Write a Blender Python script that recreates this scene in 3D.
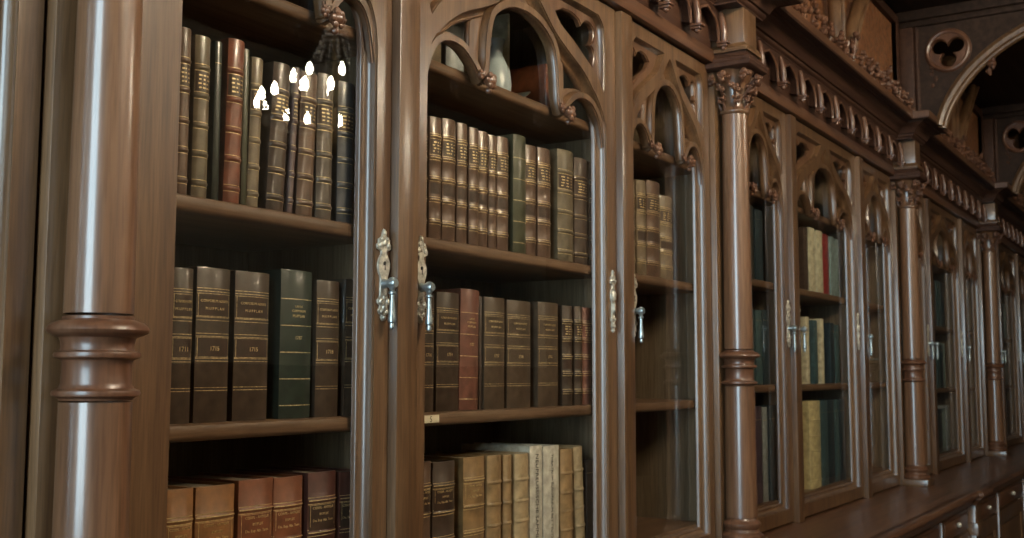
import bpy, bmesh, math, random
from mathutils import Vector, Matrix
from mathutils.geometry import tessellate_polygon, delaunay_2d_cdt

random.seed(7)
S = bpy.context.scene
COL = S.collection
for o in list(bpy.data.objects):
    bpy.data.objects.remove(o)

# ------------------------------------------------------------------ camera, exposure
cd = bpy.data.cameras.new('camera')
cam = bpy.data.objects.new('camera', cd); COL.objects.link(cam)
cd.sensor_width = 36.0
cd.lens = 1100.0 / 1024.0 * 36.0
cd.clip_start = 0.02; cd.clip_end = 100
RX, RY, RZ = (0.5372868727, -0.8433984262, 0.0013824373), (-0.0808983075, -0.0499045521, 0.9954722495), (-0.8395107386, -0.5349660086, -0.0950425660)
m = Matrix(((RX[0], RY[0], RZ[0], -0.960458), (RX[1], RY[1], RZ[1], -1.338370), (RX[2], RY[2], RZ[2], 1.5), (0, 0, 0, 1)))
cam.matrix_world = m
cd.dof.use_dof = True
cd.dof.focus_distance = 2.0
cd.dof.aperture_fstop = 9.0
S.camera = cam
S.view_settings.view_transform = 'Standard'
S.view_settings.look = 'None'
S.view_settings.gamma = 1
S.view_settings.use_curve_mapping = False
S.view_settings.exposure = 0.12
S.cycles.use_denoising = True
S.cycles.max_bounces = 8
S.cycles.glossy_bounces = 4
S.cycles.transparent_max_bounces = 12
S.cycles.sample_clamp_indirect = 6
S.cycles.caustics_reflective = False
S.cycles.caustics_refractive = False

# ------------------------------------------------------------------ sky outside the windows
w = bpy.data.worlds.new('sky'); S.world = w; w.use_nodes = True
wb = w.node_tree.nodes['Background']
wb.inputs[0].default_value = (.64, .87, 1.0, 1)
wb.inputs[1].default_value = 18.0

def portal(name, loc, rot, sx, sy):
    l = bpy.data.lights.new(name, 'AREA'); l.shape = 'RECTANGLE'; l.size = sx; l.size_y = sy
    l.cycles.is_portal = True
    o = bpy.data.objects.new(name, l); COL.objects.link(o); o.location = loc; o.rotation_euler = rot
    return o
END_X = -4.2          # end wall with the tall windows, behind the camera to the left
OPP_Y = -7.5          # long wall across the room
WIN_END = [(-2.4, -0.3, 0.7, 4.3)]            # y0,y1,z0,z1
WIN_FAR = [(-2.85, -2.2, 1.6, 2.5)]
for a, b, z0, z1 in WIN_END:
    portal('window_light', (END_X, (a + b) / 2, (z0 + z1) / 2), (0, -math.pi / 2, 0), z1 - z0, b - a)
for a, b, z0, z1 in WIN_FAR:
    portal('window_light', (14, (a + b) / 2, (z0 + z1) / 2), (0, math.pi / 2, 0), z1 - z0, b - a)

# ------------------------------------------------------------------ materials
def new_mat(name):
    mt = bpy.data.materials.new(name); mt.use_nodes = True
    nt = mt.node_tree; nt.nodes.clear()
    out = nt.nodes.new('ShaderNodeOutputMaterial'); bs = nt.nodes.new('ShaderNodeBsdfPrincipled')
    nt.links.new(bs.outputs[0], out.inputs[0])
    return mt, nt, bs

def wood(name, c1, c2, c3, rough=0.42, axis='z', spec=0.40, scale=1.0, coat=0.62):
    mt, nt, bs = new_mat(name); N = nt.nodes; L = nt.links
    tc = N.new('ShaderNodeTexCoord'); mp = N.new('ShaderNodeMapping')
    s = {'z': (34, 34, 1.6), 'x': (1.6, 34, 34), 'y': (34, 1.6, 34)}[axis]
    mp.inputs['Scale'].default_value = tuple(v * scale for v in s)
    L.new(tc.outputs['Object'], mp.inputs[0])
    n1 = N.new('ShaderNodeTexNoise'); n1.inputs['Scale'].default_value = 1.0; n1.inputs['Detail'].default_value = 5; n1.inputs['Distortion'].default_value = .4
    L.new(mp.outputs[0], n1.inputs['Vector'])
    mp2 = N.new('ShaderNodeMapping'); mp2.inputs['Scale'].default_value = tuple(v * scale * 7 for v in s)
    L.new(tc.outputs['Object'], mp2.inputs[0])
    n2 = N.new('ShaderNodeTexNoise'); n2.inputs['Scale'].default_value = 1.0; n2.inputs['Detail'].default_value = 3
    L.new(mp2.outputs[0], n2.inputs['Vector'])
    r = N.new('ShaderNodeValToRGB'); e = r.color_ramp.elements
    e[0].position = .30; e[0].color = (*c1, 1); e[1].position = .72; e[1].color = (*c3, 1)
    k = r.color_ramp.elements.new(.5); k.color = (*c2, 1)
    L.new(n1.outputs[0], r.inputs[0])
    r2 = N.new('ShaderNodeValToRGB'); e = r2.color_ramp.elements
    e[0].position = .36; e[0].color = (.62, .58, .55, 1); e[1].position = .56; e[1].color = (1, 1, 1, 1)
    L.new(n2.outputs[0], r2.inputs[0])
    mx = N.new('ShaderNodeMix'); mx.data_type = 'RGBA'; mx.blend_type = 'MULTIPLY'; mx.inputs[0].default_value = .7
    L.new(r.outputs[0], mx.inputs[6]); L.new(r2.outputs[0], mx.inputs[7])
    L.new(mx.outputs[2], bs.inputs['Base Color'])
    bs.inputs['Roughness'].default_value = rough
    bs.inputs['Specular IOR Level'].default_value = spec
    bs.inputs['Coat Weight'].default_value = coat
    bs.inputs['Coat Roughness'].default_value = .2
    b = N.new('ShaderNodeBump'); b.inputs['Strength'].default_value = .12; b.inputs['Distance'].default_value = .001
    L.new(n2.outputs[0], b.inputs['Height']); L.new(b.outputs[0], bs.inputs['Normal'])
    return mt

WC = ((.064, .029, .012), (.108, .053, .022), (.155, .083, .038))
M = {}
M['wood_v'] = wood('walnut_upright', *WC, axis='z')
M['wood_h'] = wood('walnut_rail', (.066, .027, .012), (.100, .042, .019), (.135, .063, .030), axis='x', rough=.44, coat=.25, spec=.35)
M['wood_y'] = wood('walnut_depth', *WC, axis='y')
M['carved'] = wood('carved_walnut', (.070, .028, .014), (.105, .044, .022), (.14, .066, .036), rough=.36, scale=.6, coat=.25)
M['moulding'] = wood('moulded_walnut', (.078, .034, .016), (.118, .055, .026), (.155, .080, .042), rough=.34, coat=.8)
M['column'] = wood('polished_column_walnut', (.095, .042, .020), (.145, .068, .033), (.19, .098, .052), rough=.40, coat=.7)
for n_ in M['column'].node_tree.nodes:
    if n_.type == 'BSDF_PRINCIPLED': n_.inputs['Coat Roughness'].default_value = .17
M['cornice'] = wood('shade_darkened_walnut', (.030, .013, .008), (.048, .021, .012), (.066, .031, .018), rough=.55, axis='x', spec=.15, coat=0)  # shade of the upper woodwork is put into this darker colour
M['inside'] = wood('case_interior', (.10, .072, .045), (.145, .108, .068), (.19, .145, .095), rough=.5, axis='z', coat=0)
M['shelfwood'] = wood('shelf_wood', (.075, .040, .021), (.12, .068, .038), (.16, .096, .056), rough=.42, axis='x', coat=.1)

def plain(name, col, rough=.5, metal=0.0, spec=.5, noise=.25, nscale=60, bump=.15, coat=0):
    mt, nt, bs = new_mat(name); N = nt.nodes; L = nt.links
    tc = N.new('ShaderNodeTexCoord'); n = N.new('ShaderNodeTexNoise'); n.inputs['Scale'].default_value = nscale; n.inputs['Detail'].default_value = 4
    L.new(tc.outputs['Object'], n.inputs['Vector'])
    r = N.new('ShaderNodeValToRGB'); e = r.color_ramp.elements
    e[0].position = .3; e[1].position = .7
    e[0].color = (*[c * (1 - noise) for c in col], 1); e[1].color = (*[min(1, c * (1 + noise)) for c in col], 1)
    L.new(n.outputs[0], r.inputs[0]); L.new(r.outputs[0], bs.inputs['Base Color'])
    bs.inputs['Roughness'].default_value = rough; bs.inputs['Metallic'].default_value = metal
    bs.inputs['Specular IOR Level'].default_value = spec
    bs.inputs['Coat Weight'].default_value = coat
    if bump:
        b = N.new('ShaderNodeBump'); b.inputs['Strength'].default_value = bump; b.inputs['Distance'].default_value = .001
        L.new(n.outputs[0], b.inputs['Height']); L.new(b.outputs[0], bs.inputs['Normal'])
    return mt

def glass_mat():
    mt = bpy.data.materials.new('old_window_glass'); mt.use_nodes = True
    nt = mt.node_tree; N = nt.nodes; L = nt.links; N.clear()
    out = N.new('ShaderNodeOutputMaterial'); mix = N.new('ShaderNodeMixShader')
    tr = N.new('ShaderNodeBsdfTransparent'); gl = N.new('ShaderNodeBsdfGlossy'); fr = N.new('ShaderNodeFresnel')
    fr.inputs['IOR'].default_value = 1.55; gl.inputs['Roughness'].default_value = .0
    tr.inputs[0].default_value = (.97, .955, .925, 1)
    tc = N.new('ShaderNodeTexCoord'); n = N.new('ShaderNodeTexNoise'); n.inputs['Scale'].default_value = 5; n.inputs['Detail'].default_value = 1
    b = N.new('ShaderNodeBump'); b.inputs['Strength'].default_value = .14; b.inputs['Distance'].default_value = .002
    L.new(tc.outputs['Object'], n.inputs['Vector']); L.new(n.outputs[0], b.inputs['Height'])
    L.new(b.outputs[0], gl.inputs['Normal'])
    ge = N.new('ShaderNodeNewGeometry'); su = N.new('ShaderNodeMath'); su.operation = 'SUBTRACT'; su.inputs[0].default_value = 1
    mu = N.new('ShaderNodeMath'); mu.operation = 'MULTIPLY'     # only the outer face of the pane mirrors
    L.new(ge.outputs['Backfacing'], su.inputs[1]); L.new(su.outputs[0], mu.inputs[0]); L.new(fr.outputs[0], mu.inputs[1])
    L.new(mu.outputs[0], mix.inputs[0]); L.new(tr.outputs[0], mix.inputs[1]); L.new(gl.outputs[0], mix.inputs[2])
    L.new(mix.outputs[0], out.inputs[0])
    return mt
M['glass'] = glass_mat()
M['silver'] = plain('silvered_brass', (.50, .455, .37), .46, .6, noise=.4, nscale=120, bump=.6)
M['steel'] = plain('polished_nickel', (.34, .38, .38), .34, .85, noise=.2, nscale=120, bump=.3)
M['dark_iron'] = plain('blackened_iron', (.02, .018, .016), .5, .3)
M['gilt'] = plain('gold_tooling', (.68, .52, .27), .38, .55, noise=.45, nscale=260, bump=0)
M['gilt_dim'] = plain('worn_gold_tooling', (.55, .42, .22), .45, .35, noise=.6, nscale=260, bump=0)
M['pages'] = plain('old_paper_edges', (.22, .18, .13), .9, noise=.4, nscale=300)
M['paper'] = plain('paper_label', (.62, .56, .42), .8, noise=.08)
M['ink'] = plain('black_ink', (.03, .025, .02), .7, noise=0)

def leather(name, col, rough=.42):
    return plain(name, col, rough, 0, .5, .32, 42, .35, .25)
LC = {'brown': (.105, .062, .042), 'olive': (.12, .095, .062), 'dkgreen': (.024, .028, .022), 'red': (.165, .058, .035), 'green': (.055, .054, .032),
      'tan': (.165, .125, .082), 'dkbrown': (.060, .040, .030), 'plum': (.095, .060, .060), 'greybrown': (.09, .07, .055), 'slate': (.055, .056, .062),
      'umber': (.050, .034, .024), 'umber2': (.070, .047, .031), 'green2': (.022, .031, .024), 'tanor': (.235, .110, .042), 'rust': (.175, .060, .028),
      'maroon': (.075, .030, .024), 'redbrown': (.145, .060, .042), 'tan2': (.24, .145, .065), 'tan3': (.26, .165, .080), 'cream': (.36, .26, .145), 'cream2': (.29, .22, .13),
      'white': (.46, .43, .36), 'ivory': (.50, .46, .32), 'yellow': (.50, .42, .22), 'teal': (.045, .085, .095), 'paleteal': (.20, .27, .27), 'crimson': (.26, .03, .03),
      'navy': (.020, .035, .045), 'purple': (.050, .035, .050), 'grey': (.20, .22, .22), 'burgundy': (.085, .022, .02), 'labeldark': (.045, .026, .018)}
ML = {k: leather(k + '_leather', v, .75 if k in ('white', 'ivory') else .34) for k, v in LC.items()}

def panel_mat():
    mt, nt, bs = new_mat('tooled_gilt_leather'); N = nt.nodes; L = nt.links
    tc = N.new('ShaderNodeTexCoord'); v = N.new('ShaderNodeTexVoronoi'); v.inputs['Scale'].default_value = 26
    n = N.new('ShaderNodeTexNoise'); n.inputs['Scale'].default_value = 38; n.inputs['Detail'].default_value = 4
    L.new(tc.outputs['Object'], v.inputs['Vector']); L.new(tc.outputs['Object'], n.inputs['Vector'])
    r = N.new('ShaderNodeValToRGB'); e = r.color_ramp.elements
    e[0].position = .35; e[0].color = (.095, .036, .014, 1); e[1].position = .68; e[1].color = (.25, .100, .036, 1)
    L.new(n.outputs[0], r.inputs[0]); L.new(r.outputs[0], bs.inputs['Base Color'])
    bs.inputs['Roughness'].default_value = .5
    b = N.new('ShaderNodeBump'); b.inputs['Strength'].default_value = .8; b.inputs['Distance'].default_value = .01
    L.new(v.outputs[0], b.inputs['Height']); L.new(b.outputs[0], bs.inputs['Normal'])
    return mt
M['panel'] = panel_mat()
M['plaster'] = plain('warm_plaster', (.62, .55, .42), .85, noise=.12, nscale=3)
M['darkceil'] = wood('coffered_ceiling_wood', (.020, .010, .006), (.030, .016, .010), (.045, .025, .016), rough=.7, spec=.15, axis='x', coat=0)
M['floor'] = wood('parquet', (.10, .055, .03), (.15, .085, .045), (.20, .12, .07), rough=.35, axis='x', scale=.3)
bulb, nt_, bs_ = new_mat('candle_bulb')
bs_.inputs['Base Color'].default_value = (1, .9, .75, 1)
bs_.inputs['Emission Color'].default_value = (1, .88, .68, 1)
BULB_E = 120.0
bs_.inputs['Emission Strength'].default_value = BULB_E
M['bulb'] = bulb
M['bulb_fill'] = bulb.copy(); M['bulb_fill'].name = 'fill_candle_bulb'  # stronger bulbs for the added chandelier
[n_ for n_ in M['bulb_fill'].node_tree.nodes if n_.type == 'BSDF_PRINCIPLED'][0].inputs['Emission Strength'].default_value = 500.0
M['brass'] = plain('chandelier_brass', (.45, .33, .16), .3, .9)
M['crystal'] = plain('crystal_beads', (.75, .72, .66), .12, 0, 1.0)

# ------------------------------------------------------------------ object helpers
def link(name, me, mat, parent=None, loc=(0, 0, 0), rot=None):
    o = bpy.data.objects.new(name, me); COL.objects.link(o)
    if mat and not me.materials: me.materials.append(mat)
    o.parent = parent; o.location = loc
    if rot: o.rotation_euler = rot
    return o

def mesh(name, verts, faces, smooth=False):
    me = bpy.data.meshes.new(name); me.from_pydata([tuple(v) for v in verts], [], faces); me.update()
    bm = bmesh.new(); bm.from_mesh(me)
    bmesh.ops.remove_doubles(bm, verts=bm.verts, dist=1e-6)
    bmesh.ops.recalc_face_normals(bm, faces=bm.faces)
    bm.to_mesh(me); bm.free()
    if smooth: autosmooth(me)
    return me

def autosmooth(me, ang=38):
    me.polygons.foreach_set('use_smooth', [True] * len(me.polygons))
    try: me.set_sharp_from_angle(angle=math.radians(ang))
    except Exception: pass

class MB:
    def __init__(s): s.v = []; s.f = []
    def add(s, v, f):
        n = len(s.v); s.v += [tuple(p) for p in v]; s.f += [tuple(i + n for i in q) for q in f]; return s
    def box(s, x0, x1, y0, y1, z0, z1, c=0.0):
        if c <= 0:
            v = [(x, y, z) for x in (x0, x1) for y in (y0, y1) for z in (z0, z1)]
            return s.add(v, [(0, 1, 3, 2), (4, 6, 7, 5), (0, 4, 5, 1), (2, 3, 7, 6), (0, 2, 6, 4), (1, 5, 7, 3)])
        bm = bmesh.new(); bmesh.ops.create_cube(bm, size=1)
        for p in bm.verts:
            p.co = Vector(((x0 + x1) / 2 + p.co.x * (x1 - x0), (y0 + y1) / 2 + p.co.y * (y1 - y0), (z0 + z1) / 2 + p.co.z * (z1 - z0)))
        bmesh.ops.bevel(bm, geom=list(bm.edges), offset=c, segments=2, affect='EDGES', profile=.5)
        bm.verts.index_update()
        s.add([p.co[:] for p in bm.verts], [tuple(q.index for q in fc.verts) for fc in bm.faces]); bm.free(); return s
    def lathe(s, prof, cx=0, cy=0, seg=28, a0=0, a1=2 * math.pi):
        full = abs(a1 - a0 - 2 * math.pi) < 1e-6
        n = seg if full else seg + 1; v = []; f = []
        for r, z in prof:
            for i in range(n):
                a = a0 + (a1 - a0) * i / seg; v.append((cx + r * math.cos(a), cy + r * math.sin(a), z))
        for j in range(len(prof) - 1):
            for i in range(seg):
                k = (i + 1) % n
                f.append((j * n + i, j * n + k, (j + 1) * n + k, (j + 1) * n + i))
        return s.add(v, f)
    def tube(s, pts, rad, seg=8, cap=True):
        pts = [Vector(p) for p in pts]; rr = rad if isinstance(rad, (list, tuple)) else [rad] * len(pts)
        v = []; f = []; up = None
        for i, p in enumerate(pts):
            t = (pts[min(i + 1, len(pts) - 1)] - pts[max(i - 1, 0)]).normalized()
            if up is None: up = Vector((0, 0, 1)) if abs(t.z) < .9 else Vector((1, 0, 0))
            a = t.cross(up).normalized(); b = a.cross(t).normalized(); up = b
            for k in range(seg):
                q = 2 * math.pi * k / seg; v.append(p + (a * math.cos(q) + b * math.sin(q)) * rr[i])
        for i in range(len(pts) - 1):
            for k in range(seg):
                l = (k + 1) % seg; f.append((i * seg + k, i * seg + l, (i + 1) * seg + l, (i + 1) * seg + k))
        if cap: f.append(tuple(range(seg))); f.append(tuple((len(pts) - 1) * seg + k for k in range(seg)))
        return s.add(v, f)
    def ball(s, c, r, sc=(1, 1, 1), rot=None, seg=8, rings=6):
        v = []; f = []
        for j in range(rings + 1):
            th = math.pi * j / rings
            for i in range(seg):
                a = 2 * math.pi * i / seg
                p = Vector((math.sin(th) * math.cos(a) * r * sc[0], math.sin(th) * math.sin(a) * r * sc[1], math.cos(th) * r * sc[2]))
                if rot: p = rot @ p
                v.append(p + Vector(c))
        for j in range(rings):
            for i in range(seg):
                k = (i + 1) % seg; f.append((j * seg + i, j * seg + k, (j + 1) * seg + k, (j + 1) * seg + i))
        return s.add(v, f)
    def me(s, name, smooth=False): return mesh(name, s.v, s.f, smooth)

def part(name, mb, mat, parent, smooth=True, loc=(0, 0, 0)):
    return link(name, mb.me(name, smooth), mat, parent, loc)

def empty(name, loc, label=None, cat=None, group=None, rz=0):
    o = bpy.data.objects.new(name, None); COL.objects.link(o); o.location = loc; o.rotation_euler = (0, 0, rz)
    o.empty_display_size = .05
    if label: o['label'] = label
    if cat: o['category'] = cat
    if group: o['group'] = group
    return o

def structure(name, mb, mat, smooth=False):
    o = part(name, mb, mat, None, smooth); o['kind'] = 'structure'; return o

def copy_tree(o, parent=None):
    c = o.copy(); COL.objects.link(c); c.parent = parent
    for ch in list(o.children): copy_tree(ch, c)
    return c

# closed-contour helpers in the XZ plane of a door
def area2(p): return sum(p[i][0] * p[(i + 1) % len(p)][1] - p[(i + 1) % len(p)][0] * p[i][1] for i in range(len(p)))
def ccw(p): return list(p) if area2(p) > 0 else list(reversed(p))
def inset(p, d):
    """move a ccw contour towards its own inside by d"""
    n = len(p); out = []
    for i in range(n):
        a = Vector(p[i - 1]); b = Vector(p[i]); c = Vector(p[(i + 1) % n])
        e1 = (b - a).normalized(); e2 = (c - b).normalized()
        n1 = Vector((-e1.y, e1.x)); n2 = Vector((-e2.y, e2.x)); m_ = n1 + n2
        if m_.length < 1e-6: m_ = n1
        m_.normalize(); k = max(.55, m_.dot(n1))
        out.append(tuple(b + m_ * (d / k)))
    return out
def plate(outer, holes, y0, y1, oprof=None, hprof=None):
    """flat board with the outer contour and holes; hole walls follow hprof = [(into the hole, deeper)]; y0 is the front"""
    mb = MB(); outer = ccw(outer); holes = [ccw(h) for h in holes]
    polys = [outer] + holes
    pts = [Vector(q) for p in polys for q in p]; eds = []; k0 = 0
    for p in polys:
        eds += [(k0 + i, k0 + (i + 1) % len(p)) for i in range(len(p))]; k0 += len(p)
    cv, _, cf, _, _, _ = delaunay_2d_cdt(pts, eds, [], 0, 1e-7)
    def inside(p, x, y):
        r = False; j = len(p) - 1
        for i in range(len(p)):
            if (p[i][1] > y) != (p[j][1] > y) and x < (p[j][0] - p[i][0]) * (y - p[i][1]) / (p[j][1] - p[i][1]) + p[i][0]: r = not r
            j = i
        return r
    keep = []
    for t in cf:
        cx_ = sum(cv[i].x for i in t) / len(t); cy_ = sum(cv[i].y for i in t) / len(t)
        if inside(outer, cx_, cy_) and not any(inside(h, cx_, cy_) for h in holes): keep.append(tuple(t))
    mb.add([(q.x, y0, q.y) for q in cv], keep)
    def wall(p, prof, sign):
        rings = [[(x, y0 + d, z) for x, z in (inset(p, sign * o) if o else p)] for o, d in prof]
        n = len(p); v = [q for r in rings for q in r]; f = []
        for j in range(len(rings) - 1):
            for i in range(n):
                k = (i + 1) % n; f.append((j * n + i, j * n + k, (j + 1) * n + k, (j + 1) * n + i))
        mb.add(v, f)
    wall(outer, oprof or [(0, 0), (0, y1 - y0)], -1)
    for h in holes: wall(h, hprof or [(0, 0), (0, y1 - y0)], 1)
    return mb
def smoothline(pts, n=6):
    out = []
    for i in range(len(pts) - 1):
        p0 = pts[max(i - 1, 0)]; p1 = pts[i]; p2 = pts[i + 1]; p3 = pts[min(i + 2, len(pts) - 1)]
        for k in range(n):
            t = k / n
            out.append(tuple(.5 * ((2 * p1[j]) + (-p0[j] + p2[j]) * t + (2 * p0[j] - 5 * p1[j] + 4 * p2[j] - p3[j]) * t * t + (-p0[j] + 3 * p1[j] - 3 * p2[j] + p3[j]) * t ** 3) for j in range(2)))
    out.append(pts[-1]); return out

# ------------------------------------------------------------------ the room
P = 2.38
def wall_with_holes(name, plane, at, a0, a1, z0, z1, holes, mat, t=.3):
    rect = [(a0, z0), (a1, z0), (a1, z1), (a0, z1)]
    hs = [[(a, p), (b, p), (b, q), (a, q)] for a, b, p, q in holes]
    mb = plate(rect, hs, 0, t); v2 = []
    for x, y, z in mb.v: v2.append((x, at - y, z) if plane == 'y' else (at - y, x, z))
    mb.v = v2
    return structure(name, mb, mat)
wall_with_holes('wall_end', 'x', END_X, OPP_Y, .8, 0, 5.2, WIN_END, M['plaster'])
structure('wall_opposite', MB().box(END_X, 14, OPP_Y - .3, OPP_Y, 0, 5.2), M['plaster'])
structure('trim_1', MB().box(END_X, 14, OPP_Y, OPP_Y + .04, 0, 1.6, .005), M['wood_v'])
structure('wall_back', MB().box(END_X, 14, .46, .8, 0, 5.2), M['darkceil'])
wall_with_holes('wall_far', 'x', 14, OPP_Y, .8, 0, 5.2, WIN_FAR, M['darkceil'], t=-.3)
structure('floor', MB().box(END_X, 14, OPP_Y, .8, -.1, 0), M['floor'])
structure('ceiling', MB().box(END_X, 14, OPP_Y, .8, 5.2, 5.4), M['darkceil'])
nw = 1
for (a, b, z0, z1), pl in [(q, 'x') for q in WIN_END] + [(q, 'f') for q in WIN_FAR]:
    mb = MB(); mid = (a + b) / 2
    segs = [(a, a + .06, z0, z1), (b - .06, b, z0, z1), (mid - .03, mid + .03, z0, z1)] + [(a, b, z, z + .05) for z in (z0, z0 + (z1 - z0) * .33, z0 + (z1 - z0) * .68, z1 - .05)]
    for p, q, r, s_ in segs:
        if pl == 'x': mb.box(END_X - .12, END_X - .06, p, q, r, s_)
        else: mb.box(14.06, 14.12, p, q, r, s_)
    structure('window_%d' % nw, mb, M['wood_v']); nw += 1

tg = bpy.data.materials.new('added_dimming_glass'); tg.use_nodes = True
tn = tg.node_tree; tn.nodes.clear(); to_ = tn.nodes.new('ShaderNodeOutputMaterial'); tt_ = tn.nodes.new('ShaderNodeBsdfTransparent')
tt_.inputs[0].default_value = (.060, .125, .125, 1); tn.links.new(tt_.outputs[0], to_.inputs[0])
for a, b, z0, z1 in WIN_FAR: structure('window_%d' % nw, MB().box(14.14, 14.15, a, b, z0, z1), tg)  # unseen dark pane, added to dim the far window's reflection

# ------------------------------------------------------------------ bookcase bay
ZB, ZT = .962, 2.492        # door bottom and top
ZL = .955                   # ledge top
HP = [(0, 0), (0, .003), (.002, .0045), (.0025, .008), (.003, .011), (.0045, .016), (.008, .021), (.0125, .0245), (.0155, .0245), (.0175, .022), (.020, .0235), (.0215, .027), (.023, .034)]
SPP = [(0, 0), (0, .002), (.002, .003), (.003, .006), (.005, .010), (.008, .012), (.010, .0115), (.012, .013), (.012, .018)]
TRP = [(0, 0), (0, .0015), (.002, .0025), (.003, .006), (.005, .011), (.008, .016), (.012, .020), (.0145, .0215), (.016, .0235), (.016, .028)]

MAIN_ARCH = smoothline([(1, 2.13), (.975, 2.175), (.90, 2.217), (.70, 2.277), (.48, 2.316), (.31, 2.350), (.14, 2.404), (.05, 2.432), (0, 2.444)], 4)
SPAND = smoothline([(.15, 2.452), (.25, 2.407), (.36, 2.378), (.52, 2.350), (.74, 2.312), (.88, 2.283), (.965, 2.245)], 4) + smoothline([(.985, 2.262), (.99, 2.33), (.985, 2.39), (.965, 2.43), (.90, 2.453)], 4)
SPHOLE = smoothline([(.40, 2.412), (.47, 2.386), (.60, 2.366), (.72, 2.345), (.80, 2.325), (.88, 2.300)], 3) + smoothline([(.925, 2.325), (.93, 2.348), (.905, 2.366), (.87, 2.370)], 3) + smoothline([(.90, 2.378), (.925, 2.396), (.92, 2.420), (.86, 2.431), (.79, 2.428), (.745, 2.412)], 3) + smoothline([(.72, 2.424), (.62, 2.433), (.50, 2.430)], 3)
TREF = smoothline([(.985, 2.10), (.955, 2.145), (.91, 2.180), (.84, 2.203), (.75, 2.211), (.64, 2.205), (.54, 2.180), (.49, 2.158)], 4) + [(.47, 2.148), (.435, 2.149)] + smoothline([(.398, 2.175), (.388, 2.23), (.370, 2.275), (.33, 2.315), (.22, 2.345), (.11, 2.359), (0, 2.363)], 4)
EYE_H = smoothline([(.530, 2.222), (.525, 2.28), (.490, 2.325)], 4) + smoothline([(.66, 2.296), (.80, 2.260), (.90, 2.218)], 4) + smoothline([(.82, 2.230), (.72, 2.236), (.62, 2.230)], 3)

def mirror(pts): return pts + [(-a, b) for a, b in reversed(pts[:-1])]
def leafball(mb, c, r, rnd, fwd=(0, -1, 0)):
    """a carved curled leaf knot"""
    c = Vector(c)
    mb.ball(c, r, (1, 1, .9), seg=8, rings=6)
    for k in range(6):
        a = k * math.pi / 3 + rnd.uniform(-.3, .3)
        d = Vector((math.cos(a) * .95, -.35 + rnd.uniform(-.2, .2), math.sin(a) * .9))
        mb.ball(c + d * r, r * rnd.uniform(.42, .62), (1, .8, 1), seg=7, rings=5)

def make_handle(parent, x, z, lever=True, flip=1):
    """silvered escutcheon with a key hole and a drop pull"""
    WS = 1.15
    half = [(0, 0), (.0035, .002), (.006, .007), (.0045, .012), (.010, .014), (.013, .020), (.010, .026), (.009, .030), (.0145, .034), (.015, .041), (.0105, .045), (.009, .050), (.0085, .080), (.0095, .086),
            (.013, .093), (.0155, .103), (.0155, .112), (.012, .121), (.0075, .128), (.007, .134), (.011, .136), (.0175, .139), (.0185, .146), (.014, .150), (.0145, .157), (.009, .160), (.0055, .163), (.0045, .170), (0, .178)]
    half = [(a * WS, b) for a, b in half]
    if not lever: half = [(a * .66, b * .94) for a, b in half]
    pts = [(x + a, z + b) for a, b in half] + [(x - a, z + b) for a, b in reversed(half[1:-1])]
    mb = plate(pts, [], -.0045, 0, oprof=[(0, 0), (-.0012, .0) , (-.0012, .001), (.0, .0025), (.0, .0045)])
    rr = random.Random(3)
    k = .72 if not lever else 1
    for bx, bz, br in [(0, .170, .0045), (-.011, .146, .0055), (.011, .146, .0055), (0, .150, .006), (-.010, .038, .005), (.010, .038, .005), (0, .026, .006), (-.007, .018, .004), (.007, .018, .004), (0, .007, .0045), (0, .045, .0045), (-.0075, .158, .004), (.0075, .158, .004)]:
        mb.ball((x + bx * k, -.005, z + bz * (.94 if not lever else 1)), br * k, (1, .6, 1.1), seg=8, rings=5)
    mb.lathe([(0, 0), (0, 0)]) if False else None
    if not lever:
        mb.box(x - .0045, x + .0045, -.008, -.004, z + .055, z + .078, .0015); mb.ball((x, -.005, z + .098), .009, (1, .6, 1.7), seg=10, rings=8)
    e = part('escutcheon', mb, M['silver'], parent, True)
    if lever:
        kb = MB()
        ring = [(x + .0032 * math.cos(t), z + .111 + .0038 * math.sin(t)) for t in [i * math.pi / 6 for i in range(12)]]
        kb.add([(a, -.0062, b) for a, b in ring] + [(x - .0016, -.0062, z + .098), (x + .0016, -.0062, z + .098), (x + .001, -.0062, z + .110), (x - .001, -.0062, z + .110)], [tuple(range(12)), (12, 13, 14, 15)])
        # a little wall so that the hole has depth
        kb.add([(a, -.0062, b) for a, b in ring] + [(a, -.004, b) for a, b in ring], [(i, (i + 1) % 12, 12 + (i + 1) % 12, 12 + i) for i in range(12)])
        part('keyhole', kb, M['dark_iron'], parent, False)
        hb = MB(); zz = z + .072; yy = -.024
        hb.tube([(x, -.004, zz), (x, -.012, zz), (x, -.022, zz)], [.010, .0075, .0065], 12)
        hb.tube([(x, -.016, zz), (x, -.028, zz), (x, -.033, zz)], [.009, .0105, .008], 12)
        prof = [(0, zz + .012), (.006, zz + .010), (.0085, zz + .004), (.009, zz - .004), (.006, zz - .010), (.0045, zz - .014), (.0075, zz - .017), (.0075, zz - .020), (.0045, zz - .022), (.0045, zz - .030),
                (.0055, zz - .045), (.007, zz - .062), (.0080, zz - .070), (.0075, zz - .074), (.0045, zz - .076), (.0045, zz - .078), (.0055, zz - .081), (.0045, zz - .086), (0, zz - .089)]
        hb.lathe(prof, x, yy, 14)
        part('drop_handle', hb, M['steel'], parent, True)
    return e

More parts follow.
